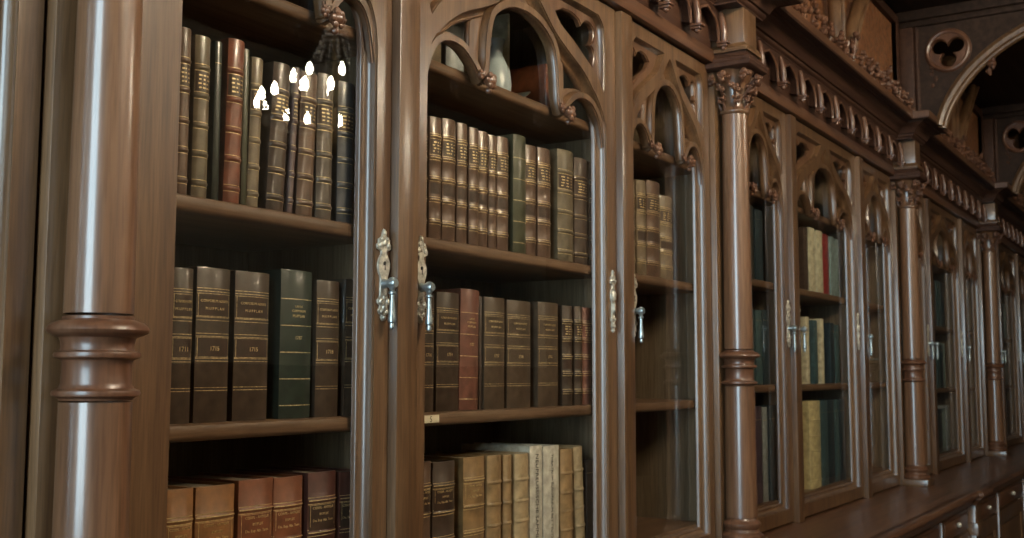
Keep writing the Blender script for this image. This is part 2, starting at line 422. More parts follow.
def make_door(bay, xa, xb, ol, orr, handle=None, hx=None, seed=1):
    """xa..xb outer width, ol..orr opening between the flat edges"""
    c = (ol + orr) / 2; wd = (orr - ol) / 2
    T = lambda pts: [(c + u * wd, z) for u, z in pts]
    Tm = lambda pts: [(c - u * wd, z) for u, z in pts]
    ZO = 1.010
    opening = [(ol, ZO), (orr, ZO)] + T(mirror(MAIN_ARCH))
    outer = [(xa, ZB), (xb, ZB), (xb, ZT), (xa, ZT)]
    fr = plate(outer, [opening, T(SPAND), Tm(SPAND)], 0, .036, hprof=HP)
    d = part('door', fr, M['wood_v'], bay, True)
    # recessed pierced spandrels
    sp = MB()
    for TT in (T, Tm):
        q = plate(inset(ccw(TT(SPAND)), -.002), [TT(SPHOLE)], .019, .034, hprof=[(0, 0), (0, .002), (.003, .004), (.003, .015)])
        sp.add(q.v, q.f)
    part('pierced_spandrel', sp, M['moulding'], d, True)
    # cusped tracery head
    line = mirror(TREF); arch = mirror(MAIN_ARCH)
    o_ = [(c + u * wd * 1.0, z) for u, z in arch]
    lowR = [(c + .93 * wd, 2.10)]
    tr_outer = ccw([(c + wd, 2.10)] + o_ + [(c - wd, 2.10)] + list(reversed([(c + u * wd, z) for u, z in line])))
    tr = plate(tr_outer, [T(EYE_H), Tm(EYE_H)], .025, .034, hprof=[(0, 0), (0, .002), (.002, .004), (.003, .008), (.003, .009)])
    part('tracery', tr, M['wood_v'], d, True)
    rib = MB()   # raised roll along the cusped arches
    rl = [(c + u * wd, .012, z) for u, z in line]
    rib.tube([Vector(q) for q in rl], .0028, 6)
    part('tracery_roll', rib, M['moulding'], d, True)
    rbm = MB()
    def ribbon(q, wd_):
        q = [Vector(a) for a in q]; out = []
        for i, a in enumerate(q):
            e_ = (q[min(i + 1, len(q) - 1)] - q[max(i - 1, 0)]).normalized(); out.append(tuple(a + Vector((e_.y, -e_.x)) * wd_))
        pl = plate([tuple(a) for a in q] + out[::-1], [], .006, .036, oprof=[(0, 0), (-.0008, .0015), (-.0008, .003), (.001, .006), (.003, .012), (.004, .018), (.002, .024), (0, .030)])
        rbm.add(pl.v, pl.f)
    cen = smoothline([(.435, 2.149), (.408, 2.17), (.392, 2.20), (.388, 2.23), (.370, 2.275), (.33, 2.315), (.22, 2.345), (.11, 2.359), (0, 2.363)], 3)
    sm_ = smoothline([(.990, 2.10), (.957, 2.145), (.91, 2.180), (.84, 2.203), (.75, 2.211), (.64, 2.205), (.54, 2.180), (.49, 2.158), (.47, 2.148)], 3)
    wr = min(.017, .055 * wd * 1.25)
    ribbon(T(mirror(cen)), wr); ribbon(T(sm_), wr * .85); ribbon(list(reversed(Tm(sm_))), wr * .85)
    part('arch_rib', rbm, M['wood_v'], d, True)
    rnd = random.Random(seed)
    for sgn in (-1, 1):
        b = MB(); leafball(b, (c + sgn * .452 * wd, -.010, 2.148), .0150, rnd)
        leafball(b, (c + sgn * .452 * wd - .016, .002, 2.160), .0095, rnd); leafball(b, (c + sgn * .452 * wd + .016, .002, 2.157), .0095, rnd)
        b.ball((c + sgn * .452 * wd, -.006, 2.126), .0075)
        part('cusp_boss', b, M['carved'], d, True)
    g = MB().box(ol + .005, orr - .005, .0345, .0375, ZO + .005, 2.45)
    # glass follows the arch closely enough behind the frame
    part('glass_pane', g, M['glass'], d, False)
    if handle: make_handle(d, hx, 1.600, handle == 'lever')
    return d

def sweep(prof, path, ghost0=None, ghost1=None):
    """prof: [(outward, z)], path in XY, outward = -Y side when walking +X"""
    pts = [Vector(p) for p in path]; ext = [Vector(ghost0) if ghost0 else pts[0] * 2 - pts[1]] + pts + [Vector(ghost1) if ghost1 else pts[-1] * 2 - pts[-2]]
    mb = MB(); v = []; f = []; n = len(prof)
    for i in range(1, len(ext) - 1):
        e1 = (ext[i] - ext[i - 1]).normalized(); e2 = (ext[i + 1] - ext[i]).normalized()
        n1 = Vector((e1.y, -e1.x)); n2 = Vector((e2.y, -e2.x)); m_ = (n1 + n2).normalized(); k = max(.3, m_.dot(n1))
        for o, z in prof:
            q = ext[i] + m_ * (o / k); v.append((q.x, q.y, z))
    for i in range(len(pts) - 1):
        for j in range(n - 1):
            f.append((i * n + j, (i + 1) * n + j, (i + 1) * n + j + 1, i * n + j + 1))
    return mb.add(v, f)

def shaft(z0, z1, r0, r1, n=6): return [(r0 + (r1 - r0) * i / n, z0 + (z1 - z0) * i / n) for i in range(n + 1)]

def make_bay():
    bay = empty('bookcase', (0, 0, 0))
    WV, WH, IN = M['wood_v'], M['wood_h'], M['inside']
    xs = [.062, .715, .755, 1.665, 1.705, 2.318]
    # carcass
    part('back_panel', MB().box(-.02, 2.36, .40, .42, .93, 2.52), IN, bay, False)
    part('top_board', MB().box(-.02, 2.36, .036, .40, 2.492, 2.52), IN, bay, False)
    part('bottom_board', MB().box(-.02, 2.36, .036, .40, ZL, 1.040), M['shelfwood'], bay, False)
    for a, b in ((-.02, .062), (.715, .755), (1.665, 1.705), (2.318, 2.36)):
        part('upright', MB().box(a, b, .037, .40, 1.040, 2.492), IN, bay, False)
    for top in (1.420, 1.787, 2.172):
        for i in (0, 2, 4):
            a, b = xs[i] , xs[i + 1]
            prof = [(.400, top), (.047, top), (.0425, top - .003), (.041, top - .008), (.0405, top - .020), (.043, top - .025), (.049, top - .028), (.400, top - .028)]
            mb = MB(); mb.add([(x, y, z) for x in (a, b) for y, z in prof], [(j, (j + 1) % 8, 8 + (j + 1) % 8, 8 + j) for j in range(8)] + [tuple(range(8)), tuple(range(8, 16))])
            part('shelf', mb, M['shelfwood'], bay, True)
    # pilaster behind the column, and the two mullions that cover the door gaps
    part('pilaster', MB().box(-.055, .055, -.018, .036, ZL, 2.49, .0015), WV, bay)
    for x0, x1 in ((.700, .764), (1.662, 1.728)):
        part('mullion', MB().box(x0, x1, -.020, .036, ZL, ZT - .004, .0018), WV, bay)
    make_door(bay, .062, .698, .177, .655, 'lever', .678, 1)
    make_door(bay, .766, 1.660, .815, 1.607, 'lever', .7955, 2)
    d2 = [o for o in bay.children if o.name.startswith('door')][-1]
    make_handle(d2, 1.634, 1.608, False)
    make_door(bay, 1.730, 2.318, 1.765, 2.280, 'lever', 1.757, 3)
    # column
    cy = -.066; CX = -.005
    base = [(.062, ZL + .034), (.066, ZL + .040), (.066, ZL + .048), (.061, ZL + .054), (.054, ZL + .058), (.051, ZL + .066), (.055, ZL + .072), (.059, ZL + .078), (.059, ZL + .084), (.054, ZL + .090), (.049, ZL + .094), (.047, ZL + .102)]
    low = shaft(1.058, 1.462, .0490, .0472)
    ring = [(.047, 1.464), (.048, 1.467), (.0525, 1.470), (.0535, 1.4735), (.0525, 1.477), (.0485, 1.480), (.0465, 1.4835), (.0455, 1.487), (.0450, 1.500), (.0452, 1.515), (.0465, 1.518), (.0515, 1.521), (.0525, 1.5245), (.0515, 1.528), (.048, 1.5305), (.0470, 1.534),
            (.0475, 1.542), (.050, 1.548), (.0545, 1.551), (.0605, 1.554), (.0625, 1.558), (.0610, 1.563), (.0555, 1.568), (.050, 1.571), (.0465, 1.5725), (.0465, 1.576), (.0445, 1.577)]
    top = shaft(1.580, 2.335, .0456, .0405, 8)
    col = part('column', MB().lathe(low, CX, cy, 40).lathe(top, CX, cy, 40), M['column'], bay)
    part('column_ring', MB().lathe([(r_ * (1.065 if r_ > .051 else 1.0), z_) for r_, z_ in ring], CX, cy, 40), M['carved'], col)
    part('column_base', MB().lathe(base, CX, cy, 40), M['carved'], col)
    part('plinth', MB().box(-.068, .068, cy - .068, -.012, ZL, ZL + .034, .002), WV, col)
    neck = [(.0405, 2.332), (.046, 2.336), (.0475, 2.341), (.046, 2.346), (.041, 2.350), (.039, 2.356), (.038, 2.372), (.040, 2.40), (.046, 2.435), (.058, 2.462), (.068, 2.474)]
    part('capital', MB().lathe(neck, CX, cy, 36), M['moulding'], col)
    fol = MB(); rnd = random.Random(5)
    for tier, (z, rr, n, off, sz) in enumerate([(2.376, .052, 7, 0, .0105), (2.412, .064, 8, .39, .0135), (2.450, .078, 8, 0, .0165)]):
        for k in range(n):
            a = off + 2 * math.pi * k / n
            d = Vector((math.cos(a), math.sin(a), 0)); b0 = Vector((CX, cy, 0))
            fol.tube([b0 + d * .039 + Vector((0, 0, z - .030)), b0 + d * (rr * .86) + Vector((0, 0, z - .012)), b0 + d * rr + Vector((0, 0, z))], [.005, .0045, .004], 6)
            s = Vector((-d.y, d.x, 0))
            for q in range(7):
                u = rnd.uniform(-1, 1); t = rnd.uniform(-1, 1)
                fol.ball(b0 + d * (rr + .002 + rnd.uniform(-.004, .004)) + s * (u * sz * 1.15) + Vector((0, 0, z + t * sz)), sz * rnd.uniform(.42, .68), seg=7, rings=5)
    part('capital_foliage', fol, M['carved'], col)
    # abacus and pier block
    ab = MB()
    loop = lambda h, y0: [(-h, y0), (h, y0)]
    abp = [(.0, 2.470), (.012, 2.474), (.020, 2.480), (.022, 2.492), (.018, 2.497), (.018, 2.506), (.012, 2.512), (.004, 2.516), (0, 2.530)]
    part('abacus', sweep(abp, [(-.062, -.0), (-.062, cy - .062), (.062, cy - .062), (.062, 0)]).add([(-.08, 0, 2.472), (-.062 - .001, cy - .062, 2.472), (.063, cy - .062, 2.472), (.08, 0, 2.472)], [(0, 1, 2, 3)]), M['cornice'], bay)
    pb = MB().box(-.057, .057, -.122, .03, 2.50, 2.675, .0015)
    s2 = sweep([(0, 2.555), (.003, 2.556), (.007, 2.550), (.009, 2.544), (.014, 2.540), (.014, 2.528), (0, 2.528)], [(-.057, 0), (-.057, -.122), (.057, -.122), (.057, 0)])
    pb.add(s2.v, s2.f)
    part('pier_block', pb, WV, bay)
    # frieze with its arcade of little pendants
    x0, x1 = .057, 2.38 - .057
    part('frieze', MB().box(x0, x1, -.024, .036, 2.497, 2.541, .003), WH, bay)
    n = 10; pitch = (x1 - x0) / n
    arc = MB(); wy = -.012
    # arcade board: arched openings, cut through a board that stands proud of the frieze wall
    tops = [(x0, 2.545)]
    outer = [(x0, 2.672), (x0, 2.560)]
    for k in range(n):
        a = x0 + k * pitch + .030; b = x0 + (k + 1) * pitch - .030; mid = (a + b) / 2; hw = (b - a) / 2
        outer += [(a, 2.560)]
        for i in range(1, 12):
            t = i / 12; u = -1 + 2 * t
            h = 2.596 + .050 * (1 - abs(u) ** 2.1) ** .75 + .006 * max(0, 1 - abs(u) * 4)
            outer.append((mid + u * hw * (1.0), h))
        outer += [(b, 2.560)]
    outer += [(x1, 2.560), (x1, 2.672)]
    aw = plate(outer, [], -.046, wy, oprof=[(0, 0), (0, .002), (-.004, .006), (-.006, .012), (-.007, .020), (-.011, .024), (-.011, .034)])
    arcade = part('arcade', aw, M['cornice'], bay)
    am_ = MB()
    for k in range(n):
        a = x0 + k * pitch + .030; b = x0 + (k + 1) * pitch - .030; mid = (a + b) / 2; hw = (b - a) / 2
        for rr_, yy_, gg in ((.0045, -.046, .006),):
            pp = [(a - gg, yy_, 2.562)] + [(mid + (-1 + i / 6) * (hw + gg), yy_, 2.596 + gg * .6 + .050 * (1 - abs(-1 + i / 6) ** 2.1) ** .75 + .006 * max(0, 1 - abs(-1 + i / 6) * 4)) for i in range(0, 13)] + [(b + gg, yy_, 2.562)]
            am_.tube(pp, rr_, 6)
    part('arcade_moulding', am_, M['carved'], arcade)
    part('arcade_wall', MB().box(x0, x1, wy - .002, .036, 2.541, 2.672), M['cornice'], bay, False)
    for k in range(n + 1):
        x = x0 + k * pitch
        if k == 0: x += .013
        if k == n: x -= .013
        pm = MB()
        pm.tube([(x, -.050, 2.660), (x, -.056, 2.625), (x, -.060, 2.590), (x, -.060, 2.562)], [.008, .0115, .0125, .0095], 10)
        pm.box(x - .017, x + .017, -.078, -.040, 2.554, 2.562, .002)
        pm.box(x - .012, x + .012, -.072, -.040, 2.546, 2.554, .002)
        pm.ball((x, -.058, 2.543), .009, seg=8, rings=6)
        part('pendant', pm, M['carved'], arcade)
    # cornice
    cp = [(0, 2.670), (.048, 2.670), (.048, 2.676), (.054, 2.680), (.058, 2.686), (.058, 2.692), (.066, 2.694), (.070, 2.702), (.078, 2.716), (.092, 2.727), (.108, 2.733), (.112, 2.737), (.122, 2.737), (.124, 2.742),
          (.150, 2.742), (.152, 2.745), (.152, 2.778), (.148, 2.782), (.110, 2.786), (0, 2.790)]
    part('cornice', sweep(cp, [(-.068, -.075), (.068, -.075), (.068, 0), (2.38 - .068, 0), (2.38 - .068, -.075)], ghost0=(-.068, 0), ghost1=(2.5, -.075)), M['cornice'], bay)
    part('cornice_fillet', sweep([(.1525, 2.747), (.1545, 2.747), (.1545, 2.777), (.1525, 2.777)], [(-.068, -.075), (.068, -.075), (.068, 0), (2.38 - .068, 0), (2.38 - .068, -.075)], ghost0=(-.068, 0), ghost1=(2.5, -.075)), WH, bay, False)
    # foliate cresting along the cornice
    cr = part('cresting', sweep([(.088, 2.782), (.100, 2.782), (.102, 2.800), (.096, 2.804), (.088, 2.804)], [(.07, -.02), (2.31, -.02)]), M['cornice'], bay)
    rnd = random.Random(9)
    for k in range(20):
        x = .13 + k * .112
        cm = MB(); h = .075 if k % 5 else .12
        cm.tube([(x, -.112, 2.800), (x + .006, -.118, 2.800 + h * .5), (x + .012, -.124, 2.800 + h)], [.008, .007, .006], 6)
        for q in range(9):
            t = rnd.uniform(.1, 1.05)
            cm.ball((x + rnd.uniform(-.026, .026), -.122 + rnd.uniform(-.014, .010), 2.800 + h * t), rnd.uniform(.008, .0145), seg=7, rings=5)
        part('crest_leaf', cm, M['carved'], cr)
    # gallery wall panel above
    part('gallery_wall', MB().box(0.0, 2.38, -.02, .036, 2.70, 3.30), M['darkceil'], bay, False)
    part('gilt_leather_panel', MB().box(.16, 2.22, -.050, -.02, 2.79, 3.27), M['panel'], bay, False)
    fm = MB()
    for a, b, c_, d_ in ((.10, .16, 2.79, 3.30), (2.22, 2.28, 2.79, 3.30), (.16, 2.22, 3.255, 3.30), (.16, 2.22, 2.79, 2.83)):
        fm.box(a, b, -.075, -.02, c_, d_, .004)
    part('panel_frame', fm, M['cornice'], bay)
    rb = MB()
    for dx in (1.10, 1.28):
        pts = []; sg = 1 if dx > 1.19 else -1
        for i in range(9):
            t = i / 8; pts.append((dx + sg * .30 * t ** 1.6, -.085 - .05 * t, 2.86 + .44 * t))
        rb.tube(pts, [.030] * 9, 10)
        rb.tube([(a, b - .030, c_) for a, b, c_ in pts], [.010] * 9, 8)
    part('panel_rib', rb, WV, bay)
    # bracket over the column: post, trefoil spandrel and arched rib
    post = MB().box(-.024, .024, -.125, -.02, 2.78, 3.34, .006)
    post.tube([(0, -.137, 2.80), (0, -.137, 3.30)], .014, 10)
    br = part('gallery_bracket', post, M['cornice'], bay)
    yc, zc, rc = -.288, 3.116, .105
    th = [i * 2 * math.pi / 40 for i in range(40)]
    ringp = [(rc * math.cos(t), rc * math.sin(t)) for t in th]
    def tref_pts(r0, rl):
        out = []
        for i in range(96):
            t = i * 2 * math.pi / 96; best = 0
            for k in range(3):
                a = math.pi / 2 * -1 + k * 2 * math.pi / 3; cx_, cz_ = r0 * math.cos(a), r0 * math.sin(a)
                dd = cx_ * math.cos(t) + cz_ * math.sin(t); disc = dd * dd - (cx_ * cx_ + cz_ * cz_ - rl * rl)
                if disc > 0: best = max(best, dd + math.sqrt(disc))
            out.append((max(best, .014) * math.cos(t), max(best, .014) * math.sin(t)))
        return out
    def yz(mb, ox):  # turn an XZ plate (depth Y) into a YZ plate (depth X)
        mb.v = [(ox + y, yc - x, zc + z) for x, y, z in mb.v]; return mb
    part('trefoil', yz(plate(ringp, [tref_pts(.046, .041)], -.022, .022, oprof=[(0, 0), (.006, .005), (.006, .039), (0, .044)], hprof=[(0, 0), (.002, .002), (.005, .009), (.006, .022), (.005, .035), (0, .044)]), 0), M['carved'], br)
    rr2 = MB(); rr2.tube([(-.020, yc + (rc - .008) * math.cos(t), zc + (rc - .008) * math.sin(t)) for t in th + [0]], .011, 8)
    rr2.tube([(.020, yc + (rc - .008) * math.cos(t), zc + (rc - .008) * math.sin(t)) for t in th + [0]], .011, 8)
    part('trefoil_ring', rr2, M['carved'], br)
    ap = [(-.235, 2.74), (-.262, 2.82), (-.305, 2.90), (-.365, 2.98), (-.44, 3.05), (-.53, 3.115), (-.64, 3.17), (-.80, 3.23), (-.98, 3.27)]
    ap = smoothline(ap, 4)
    web = [(-.12, 2.80), (-.12, 3.262), (-.93, 3.262)] + [q for q in reversed(ap) if -.90 < q[0]]
    wp = plate(web, [[(yc + (rc - .01) * math.cos(t), zc + (rc - .01) * math.sin(t)) for t in th]], -.008, .0)
    wp.v = [(y, x, z) for x, y, z in wp.v]
    wq = plate(web, [[(yc + (rc - .01) * math.cos(t), zc + (rc - .01) * math.sin(t)) for t in th]], .008, .0)
    wq.v = [(y, x, z) for x, y, z in wq.v]; wp.add(wq.v, wq.f)
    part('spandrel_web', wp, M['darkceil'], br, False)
    am = MB(); am.tube([(-.018, a, b) for a, b in ap], .024, 8); am.tube([(.018, a, b) for a, b in ap], .024, 8); am.tube([(0, a - .012, b - .012) for a, b in ap], .022, 8)
    part('bracket_arch', am, WV, br)
    cu = MB(); leafball(cu, (0, -.485, 3.02), .022, rnd); leafball(cu, (0, -.47, 2.985), .015, rnd); cu.tube([(0, -.455, 3.065), (0, -.475, 3.03)], .012, 8)
    part('cusp_ornament', cu, M['carved'], br)
    cl = MB()
    for q in range(10):
        leafball(cl, (rnd.uniform(-.02, .02), -.205 - rnd.uniform(0, .02), 2.83 + q * .030), rnd.uniform(.010, .015), rnd)
    part('crocket_leaves', cl, M['carved'], br)
    bm_ = MB().box(-.045, .045, -1.15, -.02, 3.29, 3.42, .006).box(-.028, .028, -1.15, -.02, 3.26, 3.29, .004)
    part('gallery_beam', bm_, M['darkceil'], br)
    # ledge and lower cabinets
    lp = [(0, .885), (.004, .885), (.006, .895), (.012, .905), (.024, .912), (.030, .916), (.030, .922), (.036, .924), (.042, .930), (.044, .938), (.042, .946), (.036, .952), (.028, .955), (.0, .955)]
    part('ledge_board', MB().box(0, 2.38, -.352, .036, .925, .955), WH, bay, False)
    part('ledge', sweep(lp, [(-.085, -.350), (.085, -.350), (.085, -.330), (2.38 - .085, -.330), (2.38 - .085, -.350)], ghost0=(-.085, -.330), ghost1=(2.6, -.350)), WH, bay)
    lc = part('lower_cabinet', MB().box(0, 2.38, -.300, .036, .10, .890).box(0, 2.38, -.27, .036, 0, .10), M['wood_h'], bay, False)
    part('cabinet_pilaster', MB().box(-.065, .065, -.345, -.30, 0, .885, .003).box(-.045, .045, -.352, -.345, .16, .70, .002).box(-.072, .072, -.356, -.30, .74, .80, .004), WV, lc)
    for a, b in ((.10, .70), (.76, 1.64), (1.70, 2.28)):
        dr = part('drawer', MB().box(a, b, -.316, -.30, .780, .872, .003).box(a + .03, b - .03, -.321, -.316, .797, .855, .002), WH, lc)
        cx_ = (a + b) / 2
        part('drawer_pull', MB().ball((cx_, -.330, .826), .012, seg=12, rings=8).tube([(cx_, -.32, .826), (cx_, -.33, .826)], .006, 8), M['silver'], dr)
        opening = [(a + .07, .17), (b - .07, .17), (b - .07, .69), (a + .07, .69)]
        dd = part('cabinet_door', plate([(a, .11), (b, .11), (b, .765), (a, .765)], [opening], -.318, -.30, hprof=[(0, 0), (.004, .003), (.008, .010), (.014, .012), (.018, .017)]), WV, lc)
        part('door_panel', MB().box(a + .085, b - .085, -.310, -.30, .185, .675, .004), WV, dd)
    for a in (.715, 1.655):
        part('cabinet_mullion', MB().box(a, a + .030, -.326, -.30, .11, .872, .003), WV, lc)
    return bay

BAYLAB = {
    -1: 'carved wooden bookcase section cut off by the left edge, left of the nearest column',
    0: 'nearest carved walnut bookcase section, between the thick left column and tall middle column',
    1: 'carved bookcase section right of the tall middle column, with red and cream books',
    2: 'dim carved bookcase section between the third and fourth columns from the left',
    3: 'farthest dark bookcase section at the right edge, past the last visible column'}
bay0 = make_bay()
bays = {}
for k in (0, 1, 2, 3, -1):
    b = bay0 if k == 0 else copy_tree(bay0)
    if k == 1:
        for o in b.children:      # this section's shelves sit a little higher
            if o.name.startswith('shelf'): z = max(v.co.z for v in o.data.vertices); o.location.z = .042 if z < 1.5 else (.055 if z < 1.9 else 0)
    b.location = (k * P, 0, 0); b['label'] = BAYLAB[k]; b['category'] = 'bookcase'; b['group'] = 'sections of the carved library bookcase'
    bays[k] = b
# the gallery floor that overhangs the bookcase
structure('ceiling_gallery', MB().box(-2.5, 12.2, -1.15, .45, 3.34, 3.46), M['darkceil'])

# paper shelf number on the second shelf of the middle door
def text_mesh(body, size, name='title_lettering', align='CENTER', extrude=0.0002):
    cu = bpy.data.curves.new('lettering', 'FONT'); cu.body = body; cu.size = size; cu.align_x = align; cu.extrude = extrude; cu.resolution_u = 2
    to = bpy.data.objects.new('lettering', cu); COL.objects.link(to)
    dg = bpy.context.evaluated_depsgraph_get(); dg.update()
    me = bpy.data.meshes.new_from_object(to.evaluated_get(dg)); me.name = name
    bpy.data.objects.remove(to); bpy.data.curves.remove(cu)
    me.materials.clear()
    return me
sh = [o for o in bay0.children if o.name.startswith('shelf')][1]
lab = part('shelf_label', MB().box(.857, .917, .0385, .0400, 1.399, 1.4145), M['paper'], sh, False)
t5 = text_mesh('5', .0175, 'number_lettering')
for v in t5.vertices: v.co = Vector((.889 + v.co.x, .0383 - v.co.z, 1.4005 + v.co.y))
link('number_lettering', t5, M['ink'], sh)

# ------------------------------------------------------------------ books
def spine_y(x, w, bulge): return -bulge * (1 - min(1, abs(2 * x / w)) ** 2.2)

def make_book(x0, x1, zb, h, leather_, style, label, group, titles=None, lean=0, depth=None, y=.060, rnd=None):
    w = x1 - x0 - .002
    depth = depth or rnd.uniform(.155, .20)
    jy = y + rnd.uniform(-.004, .004)
    b = empty('book', ((x0 + x1) / 2, jy, zb), label, 'book', group)
    if lean: b.rotation_euler = (0, lean, 0); b.location.z += abs(math.sin(lean)) * w / 2 + .0003
    bulge = {'white': .003, 'plain': .002, 'cat': .006, 'journal': .006, 'green': .007}.get(style, .009); bulge = min(bulge, w * .22)
    if style == 'plain': bulge = min(.004, w * .2)
    col = ML[leather_]
    bands = {'band': [.085, .265, .44, .625, .80], 'set': [.14, .32, .49, .665, .84], 'cat': [.20, .41, .615, .82], 'calf': [.09, .26, .43, .60, .78], 'green': [], 'journal': [], 'white': [], 'plain': []}[style]
    br = {'band': .0028, 'set': .0018, 'cat': .0022, 'calf': .0028}.get(style, 0)
    zs = [0, .003]
    for f in bands: zs += [f * h - .0045, f * h - .0022, f * h, f * h + .0022, f * h + .0045]
    zs += [h - .003, h]
    def off(z):
        for f in bands:
            d = abs(z - f * h)
            if d < .0044: return br * (1 - (d / .0045) ** 2)
        return -.001 if z in (0, h) else 0
    # U shaped cover, spine to the front
    nseg = 12; t = .0030
    xs_ = [-w / 2 + w * i / nseg for i in range(nseg + 1)]
    outp = lambda z: [(-w / 2, depth)] + [(-w / 2, .010), (-w / 2 - .0004, .006)] + [(x * .995, spine_y(x, w, bulge) - off(z) * (1 if abs(x) < w * .49 else .3)) for x in xs_] + [(w / 2 + .0004, .006), (w / 2, .010), (w / 2, depth)]
    inn = [(w / 2 - t, depth), (w / 2 - t, .006), (-w / 2 + t, .006), (-w / 2 + t, depth)]
    mb = MB(); v = []; f = []
    for z in zs: v += [(a, c, z) for a, c in outp(z)] + [(a, c, z) for a, c in inn]
    n = len(outp(0)) + 4
    for j in range(len(zs) - 1):
        for i in range(n):
            k = (i + 1) % n; f.append((j * n + i, j * n + k, (j + 1) * n + k, (j + 1) * n + i))
    # caps
    cap = tessellate_polygon([[Vector((a, c, 0)) for a, c in outp(0) + inn]])
    f += [tuple(q) for q in cap] + [tuple(q_ + (len(zs) - 1) * n for q_ in q) for q in cap]
    mb.add(v, f)
    part('cover', mb, col, b, True)
    part('pages', MB().box(-w / 2 + t, w / 2 - t, .0062, depth - .006, .003, h - .005), M['pages'], b, False)
    def strip(m_, z0, z1, e=.0004, wfrac=.985):
        xx = [x * wfrac for x in xs_]
        zz = [z0, z1]; vv = []; o_ = lambda z: e
        for z in zz: vv += [(x, spine_y(x, w, bulge) - off(z) - e, z) for x in xx]
        q = len(xx); m_.add(vv, [(i, i + 1, q + i + 1, q + i) for i in range(q - 1)])
    def vstrip(m_, xc, z0, z1, hw=.0004, e=.0004):
        m_.add([(xc - hw, spine_y(xc - hw, w, bulge) - e, z0), (xc + hw, spine_y(xc + hw, w, bulge) - e, z0), (xc + hw, spine_y(xc + hw, w, bulge) - e, z1), (xc - hw, spine_y(xc - hw, w, bulge) - e, z1)], [(0, 1, 2, 3)])
    g = MB(); lb = None
    if style == 'journal':
        for f_ in (.862, .843, .675, .655, .570, .552, .410, .392, .222, .203): strip(g, h * f_, h * f_ + .0010)
        for a, c in ((.682, .828), (.418, .545)):
            strip(g, h * a, h * a + .0008); strip(g, h * c, h * c + .0008)
            vstrip(g, -w * .455, h * a, h * c); vstrip(g, w * .455, h * a, h * c)
        lb = MB(); strip(lb, h * .682, h * .83, .0002, .95); strip(lb, h * .418, h * .547, .0002, .95)
    elif style == 'green':
        for f_ in (.80, .62, .44, .262, .085): strip(g, h * f_, h * f_ + .0016)
    elif style == 'cat':
        for f_ in bands:
            strip(g, h * f_ + .0052, h * f_ + .0064); strip(g, h * f_ - .0066, h * f_ - .0052); strip(g, h * f_ - .0004, h * f_ + .0014, .0006)
        lb = MB(); strip(lb, h * .63, h * .80, .0002, .92)
        strip(g, h * .645, h * .645 + .0008, .0004, .9); strip(g, h * .79, h * .79 + .0008, .0004, .9); vstrip(g, -w * .42, h * .645, h * .79); vstrip(g, w * .42, h * .645, h * .79)
    elif style in ('band', 'set'):
        for f_ in bands:
            strip(g, h * f_ + .0050, h * f_ + .0060); strip(g, h * f_ - .0062, h * f_ - .0052)
            if style == 'set': strip(g, h * f_ - .0006, h * f_ + .0006, .0005)
        i = 3
        lb = MB(); a, c = h * bands[3] + .007, h * bands[4] - .007; strip(lb, a, c, .0002, .9)
        # tooled bars of tiny lettering on the label
        for q in range(4):
            z = a + (c - a) * (q + .7) / 4.8
            for s in range(3):
                xa = (-.34 + s * .24 + rnd.uniform(-.03, .03)) * w; xe = xa + w * rnd.uniform(.08, .20)
                g.add([(xa, spine_y(xa, w, bulge) - .0006, z), (xe, spine_y(xe, w, bulge) - .0006, z), (xe, spine_y(xe, w, bulge) - .0006, z + .0026), (xa, spine_y(xa, w, bulge) - .0006, z + .0026)], [(0, 1, 2, 3)])
        if style == 'set':
            strip(lb, h * bands[1] + .012, h * bands[2] - .010, .0002, .9)
    elif style == 'calf': pass
    elif style == 'plain' and w > .015:
        strip(g, h * .86, h * .86 + .0008)
    if g.v: part('gilt_lines', g, M['gilt'] if style in ('band', 'set', 'cat') else M['gilt_dim'], b, False)
    if lb and lb.v: part('spine_label', lb, ML['labeldark' if leather_ in ('umber', 'brown', 'dkbrown', 'red', 'greybrown', 'slate', 'plum', 'olive', 'tan', 'maroon') else leather_], b, False)
    if titles:
        for body, size, zf, vert in titles:
            me = text_mesh(body, size, 'title_lettering')
            if len(me.vertices) == 0: continue
            ww = max(v_.co.x for v_ in me.vertices) - min(v_.co.x for v_ in me.vertices)
            min_x = min(v_.co.x for v_ in me.vertices)
            sc = min(1, (w * .80) / ww) if not vert else min(1, h * .84 / ww)
            for v_ in me.vertices:
                X, Z, D = v_.co.x * sc, v_.co.y * (1 if not vert else 1), v_.co.z
                if vert: X, Z = Z - size * .35, -(v_.co.x - min_x) * sc + h * .0
                v_.co = Vector((X, spine_y(X, w, bulge) - .0006 - D, h * zf + Z))
            link('title_lettering', me, M['ink'] if style == 'white' else M['gilt'], b)
    return b

